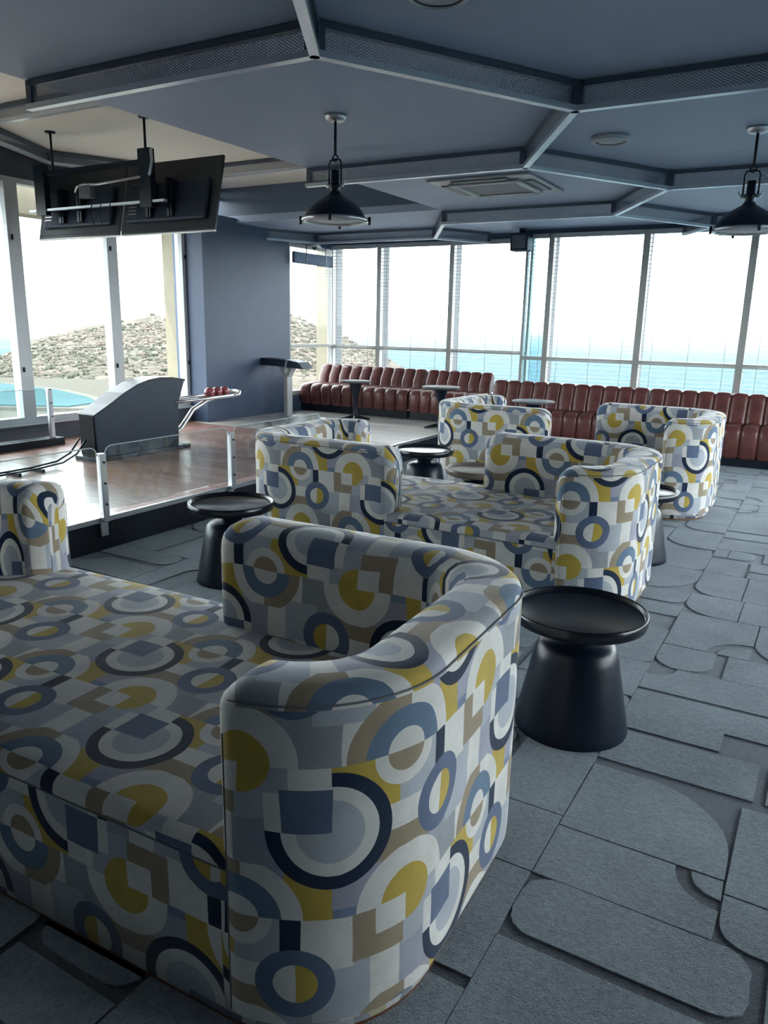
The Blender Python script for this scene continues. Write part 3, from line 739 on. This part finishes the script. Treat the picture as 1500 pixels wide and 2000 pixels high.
# ------------------------------------------------------------------ ball return, rack, balls
t = empty('ball_return', (-5.86, 5.2, PZ), 0, 'charcoal hooded ball return machine with silver rack', 'ball return')
def R_(mb, nm, m, bev=0, par=None): o = mb.obj(nm, m, par or t, bev); o.matrix_parent_inverse = Matrix.Translation((5.86, -5.2, -PZ)) if not par else o.matrix_parent_inverse; return o
prof = [(4.66, PZ+.03), (4.65, .645)]
ctrl = [(4.65, .645), (4.82, .725), (5.0, .82), (5.18, .895), (5.32, .93), (5.46, .945), (5.62, .938), (5.80, .912)]
prof += ctrl[1:]+[(5.70, .68), (5.685, PZ+.03)]
R_(MB().prism(prof, 'x', -5.97, -5.75), 'hood', M_plastic, .008)
R_(MB().prism([(4.635, .645)]+[(a-.004, b+.008) for a, b in ctrl]+[(5.80, .90)]+[(a+.004, b-.012) for a, b in ctrl[::-1]], 'x', -5.976, -5.744), 'hood_trim', M_dark)
R_(MB().box(-6.02, -5.70, 4.62, 5.80, PZ, PZ+.035), 'base_plate', M_dark, .005)
R_(MB().box(-5.955, -5.765, 4.645, 4.652, PZ+.05, .63), 'opening_shade', mat('matt_black', (.004, .005, .007), .9))  # black sheet on the closed hood, painting in the dark of its opening
R_(MB().box(-5.752, -5.744, 5.58, 5.68, .655, .662), 'panel_gap', M_dark)
rail_z = .70
for x in (-5.76, -5.88, -6.0):
    R_(MB().tube([(x, 5.66, rail_z-.01), (x, 6.58, rail_z)], .018, 10), 'rack_rail', M_silver)
R_(MB().tube([(-5.76, 6.56, rail_z), (-5.77, 6.66, rail_z+.01), (-5.81, 6.71, rail_z+.03), (-5.88, 6.725, rail_z+.035), (-5.95, 6.71, rail_z+.03), (-5.99, 6.66, rail_z+.01), (-6.0, 6.56, rail_z)], .02, 10), 'rack_end', M_silver)
R_(MB().tube([(-5.8, 5.66, PZ+.12), (-5.82, 5.8, .42), (-5.85, 6.0, .58), (-5.88, 6.25, .66), (-5.88, 6.35, .68)], .024, 10), 'rack_leg', M_silver)
R_(MB().box(-6.0, -5.76, 6.0, 6.02, rail_z-.022, rail_z-.006), 'rack_bar', M_silver)
M_ball = mat('red_marbled_ball', (.20, .045, .055), .2, var=.8, scale=22)
for i, (x, y, lb) in enumerate(((-5.82, 6.235, 'red marbled bowling ball on the rack, the one closest to the hood'), (-5.82, 6.352, 'red marbled bowling ball in the middle on the rack'), (-5.82, 6.469, 'red marbled bowling ball by the rack end loop'))):
    b = MB(); r = .058
    b.lathe([(max(.0005, r*math.sin(a)), -r*math.cos(a)) for a in [PI*q/16 for q in range(17)]], 28)
    o = b.obj('bowling_ball', M_ball, None, 0, (x, y, rail_z+.0475)); tag(o, lb, 'ball', 'bowling balls on the rack')
# cables
t = empty('cable_bundle', (-5.9, 3.6, PZ), 0, 'two dark cables running from the hood along the boards', 'cable')
for dx in (0, .09):
    o = MB().tube([(-5.93+dx, 4.61, .42), (-5.90+dx, 4.48, .31), (-5.86+dx, 4.3, .26), (-5.82+dx, 4.0, .25), (-5.8+dx, 3.5, .25), (-5.8+dx, 2.6, .25)], .009, 8).obj('cable', M_dark, t); o.matrix_parent_inverse = Matrix.Translation((5.9, -3.6, -PZ))
for yy in (4.02, 3.8, 3.6, 3.2):
    o = MB().box(-5.86, -5.68, yy, yy+.03, PZ, PZ+.028).obj('cable_clip', M_dark, t); o.matrix_parent_inverse = Matrix.Translation((5.9, -3.6, -PZ))
# scoring console
t = empty('scoring_console', (-6.56, 8.6, PZ), 0, 'scoring console with dark slanted head on a forked silver post', 'console')
M_post = mat('pale_grey_paint', (.42, .43, .44), .45)
MB().box(-.03, .035, -.06, .06, 0, .56).obj('post', M_post, t, .006)
fk = MB()
for s_ in (-1, 1): fk.prism([(-.03, .54), (.03, .54), (s_*.11+.03, .72), (s_*.11-.03, .72)] if s_ > 0 else [(-.03, .54), (.03, .54), (-.08, .72), (-.14, .72)], 'y', -.05, .05)
fk.obj('fork', M_post, t)
h1 = MB().prism([(-.40, .70), (-.38, .80), (.08, .785), (.05, .69)], 'y', -.12, .12).obj('head_panel', M_plastic, t, .006)
h2 = MB().prism([(.06, .69), (.10, .785), (.27, .76), (.35, .67)], 'y', -.12, .12).obj('head_panel', M_plastic, t, .006)
MB().prism([(.03, .675), (.06, .79), (.09, .79), (.07, .675)], 'y', -.125, .125).obj('head_trim', M_silver, t)
MB().box(-.1, .1, -.1, .1, 0, .012).obj('foot_plate', M_silver, t)

# ------------------------------------------------------------------ glass lane railing
def rail_post(y, label, x=PX+.03, z0=.10, z1=.655):
    t = empty('railing_post', (x, y, z0), 0, label, 'post', 'posts of the low glass railing')
    MB().box(-.022, .022, -.024, .024, .1 if z0 < .15 else 0, z1-z0).obj('post_tube', M_silver, t, .004)
    if z0 < .15: MB().box(-.028, -.008, -.03, .03, 0, .13).obj('mounting_flange', M_silver, t, .003)
    for z in (.22, .36, .5): MB().tube([(.02, .0, z), (.032, 0, z)], .007, 8).obj('clamp_screw', M_dark, t)
    return t
def glass_panel(y0, y1, label, x=PX+.03, z0=.27, z1=.70):
    r = .06; pts = [(y0, z0), (y1, z0)]+[(y1-r+r*math.cos(a), z1-r+r*math.sin(a)) for a in [PI/2*i/6 for i in range(7)]]+[(y0+r-r*math.sin(a), z1-r+r*math.cos(a)) for a in [PI/2*i/6 for i in range(7)]]
    o = MB().prism(pts, 'x', x-.005, x+.005).obj('glass_panel', M_rglass); tag(o, label, 'glass panel', 'low clear panels of the lane railing')
    MB().tube([(x, a, b) for a, b in pts[2:]], .0035, 6).obj('edge_glint', mat('glint_paint', (.45, .53, .56), .3), o); return o  # pale tube painting the bright line that light draws along the edge
rail_post(3.28, 'silver railing post on the fascia nearest the patterned front sofa')
rail_post(4.53, 'silver railing post on the fascia behind the black tray table')
rail_post(5.78, 'silver railing post on the fascia hidden behind the middle sofa')
glass_panel(2.08, 3.25, 'low clear glass panel with rounded corner in front of the cables')
glass_panel(3.31, 4.50, 'low clear glass panel between the two visible fascia posts')
glass_panel(4.56, 5.75, 'low clear glass panel running behind the middle sofa')
# far kerb with a post
k_ = MB().box(-7.02, -6.84, .4, 5.14, PZ, PZ+.075).obj('lane_kerb', M_plinth); tag(k_, 'black kerb along the boards under the window sill', 'kerb')
rail_post(5.04, 'silver railing post standing on the black kerb by the window', -6.9, PZ+.075, .80)
glass_panel(3.6, 5.0, 'clear glass panel standing on the black kerb by the window', -6.9, PZ+.08, .80)

# ------------------------------------------------------------------ outside
def hill_mat():
    m = bpy.data.materials.new('dry_scrub'); k = NT(m)
    pos = k.add('ShaderNodeNewGeometry').outputs['Position']
    a = k.noise(pos, .06, 5, .65).outputs[0]; b = k.noise(pos, .22, 5, .75).outputs[0]
    c1 = k.ramp(a, [(.35, (.075, .058, .050)), (.5, (.092, .080, .064)), (.65, (.072, .070, .056))])
    c2 = k.ramp(b, [(.40, (.024, .031, .024)), (.50, (.086, .070, .062)), (.60, (.125, .110, .090))])
    k.l.new(k.mixc(k.mixc(c1, c2, .6), k.ramp(k.noise(pos, .75, 3, .8).outputs[0], [(.42, (.016, .022, .018)), (.56, (.115, .100, .084))]), .4), k.p.inputs['Base Color']); k.p.inputs['Roughness'].default_value = 1; k.p.inputs['Specular IOR Level'].default_value = 0
    return m
from mathutils import noise as mn
ridge = [(-95, -.05), (-58.5, -.055), (-56.6, -.043), (-55.3, -.030), (-50.9, -.006), (-46.3, .008), (-42, .013), (-37.2, .0105), (-36, .007), (-34.3, -.004), (-30.6, -.034), (-28.5, -.052), (-25, -.11), (-20, -.24), (-10, -.4)]
def interp(T, x):
    for (a, b), (c, d) in zip(T, T[1:]):
        if a <= x <= c: return b+(d-b)*(x-a)/(c-a)
    return T[0][1] if x < T[0][0] else T[-1][1]
hm = MB(); NA, ND = 190, 46
for i in range(NA):
    az = -95+85*i/(NA-1); rr = interp(ridge, az)
    for j in range(ND):
        f = j/(ND-1); d = 48*(330/48)**f if f < .93 else 330+(f-.93)*2500
        near = min(-.088, rr-.06)
        g = min(1, math.log(d/48)/math.log(300/48)); g = max(0, g)
        rt_ = near+(rr-near)*(g**.8)
        if d > 300: rt_ = rr-(d-300)/300*.12
        x, y = d*math.sin(math.radians(az)), d*math.cos(math.radians(az))
        z = 1.5+d*rt_+(mn.noise(Vector((x*.05, y*.05, 0)))*.012+mn.noise(Vector((x*.2, y*.2, 3)))*.006)*d*min(1, j/5)*.5
        hm.v.append((x, y, z))
for i in range(NA-1):
    for j in range(ND-1): a = i*ND+j; hm.quad(a, a+1, a+ND+1, a+ND, smooth=True)
hl = struct(hm.obj('hillside', hill_mat()))
m = bpy.data.materials.new('scrub_leaf'); k = NT(m)
gi = k.add('ShaderNodeNewGeometry')
k.l.new(k.ramp(gi.outputs['Random Per Island'], [(.1, (.046, .048, .038)), (.45, (.072, .066, .054)), (.75, (.092, .074, .064)), (.95, (.115, .102, .084))]), k.p.inputs['Base Color'])  # random leaf tones, paled so the colour itself carries some haze
k.p.inputs['Roughness'].default_value = 1; k.p.inputs['Specular IOR Level'].default_value = 0
sh = MB(); ico = []
_b = bmesh.new(); bmesh.ops.create_icosphere(_b, subdivisions=1, radius=1); IV = [v.co.copy() for v in _b.verts]; IF = [tuple(v.index for v in f.verts) for f in _b.faces]; _b.free()
for q in range(10000):
    i = random.randrange(20, 145); j = int(random.triangular(2, 42, 30)); fa, fb = random.random(), random.random()
    P = [Vector(hm.v[(i+a)*ND+j+b]) for a in (0, 1) for b in (0, 1)]
    p = (P[0]*(1-fb)+P[1]*fb)*(1-fa)+(P[2]*(1-fb)+P[3]*fb)*fa
    r = random.uniform(.16, .52)*(p.xy.length/140)**.7; b0 = len(sh.v)
    for v in IV: t_ = random.uniform(.75, 1.2); sh.v.append((p.x+v.x*r*t_*1.25, p.y+v.y*r*t_*1.25, p.z+(v.z*.75+.35)*r*t_))
    for f in IF: sh.quad(*[b0+x for x in f])
sc_ = sh.obj('hill_scrub', m, hl, fix=False); sc_['kind'] = 'stuff'
# sea
m = bpy.data.materials.new('sea_water'); k = NT(m)
pos = k.add('ShaderNodeNewGeometry').outputs['Position']
k.l.new(k.ramp(k.noise(pos, .004, 4).outputs[0], [(.3, (.024, .050, .060)), (.7, (.030, .058, .068))]), k.p.inputs['Base Color'])
k.p.inputs['Roughness'].default_value = .9; k.p.inputs['Specular IOR Level'].default_value = 0
sea = MB(); sea.lathe([(.5, -62), (300, -62), (3000, -62), (30000, -62)], 64); struct(sea.obj('sea', m))
# terrace and pool below
td = MB().prism([(-60, -6), (-9.3, -6), (-9.3, 30), (-22, 38), (-34, 36), (-60, 22)], 'z', -2.6, -2.2).obj('pool_terrace', mat('pale_paving', (.072, .067, .058), .9, world=True, spec=0)); struct(td)
pp = [(-47, 9), (-36, 14.5), (-29.4, 19.2), (-27.0, 20.6), (-27.4, 22.4), (-29.7, 23.7), (-34, 25.2), (-39.2, 25.7), (-47, 22)]
cxp = sum(a for a, b in pp)/len(pp); cyp = sum(b for a, b in pp)/len(pp)
struct(MB().prism([(cxp+(a-cxp)*1.09, cyp+(b-cyp)*1.13) for a, b in pp], 'z', -2.25, -2.06).obj('pool_coping', mat('coping_stone', (.092, .086, .076), .9, spec=0)))
struct(MB().prism(pp, 'z', -2.2, -2.0).obj('pool_water', mat('pool_water', (.040, .070, .076), .8, var=.1, scale=.3, spec=0)))
# balcony with glass balustrade, cream pillars and soffit
struct(MB().box(-9.4, XL-.13, -3, 9.0, -.25, -.08).obj('balcony_floor', mat('balcony_tile', (.15, .14, .12), .8)))
for y0, lb in ((2.0, 'balcony glass panel outside beside the far left mullion'), (4.25, 'balcony glass panel outside in front of the pool view'), (6.5, 'balcony glass panel outside next to the cream pillar')):
    o = MB().box(-9.21, -9.19, y0, y0+2.2, -.08, 1.12).obj('balcony_glass', M_bglass); tag(o, lb, 'glass panel', 'balcony balustrade panes')
o = MB().box(-8.05, -7.85, 7.80, 8.4, -.25, 3.0).obj('exterior_pillar', M_cream); tag(o, 'cream rendered pillar outside the window by the dark pier', 'pillar')
o = MB().box(-7.50, -7.22, 10.62, 10.98, -3, 3.0).obj('exterior_pillar', M_cream); tag(o, 'cream rendered pillar outside the corner behind the leather banquette', 'pillar')
o = MB().box(-8.3, -8.0, -3, 7.72, 2.62, 3.1).obj('exterior_beam', M_cream); tag(o, 'cream rendered beam outside along the top of the white windows', 'beam')

# sea haze beyond the hill
m = bpy.data.materials.new('sea_haze'); k = NT(m); k.n.remove(k.p)
vs_n = k.add('ShaderNodeVolumeScatter'); vs_n.inputs['Density'].default_value = .00005; vs_n.inputs['Color'].default_value = (1, 1, 1, 1)
k.l.new(vs_n.outputs[0], k.out.inputs['Volume'])
struct(MB().box(-30000, 30000, 70, 30000, -61.5, 160).obj('sea_haze', m))
S.cycles.volume_bounces = 3
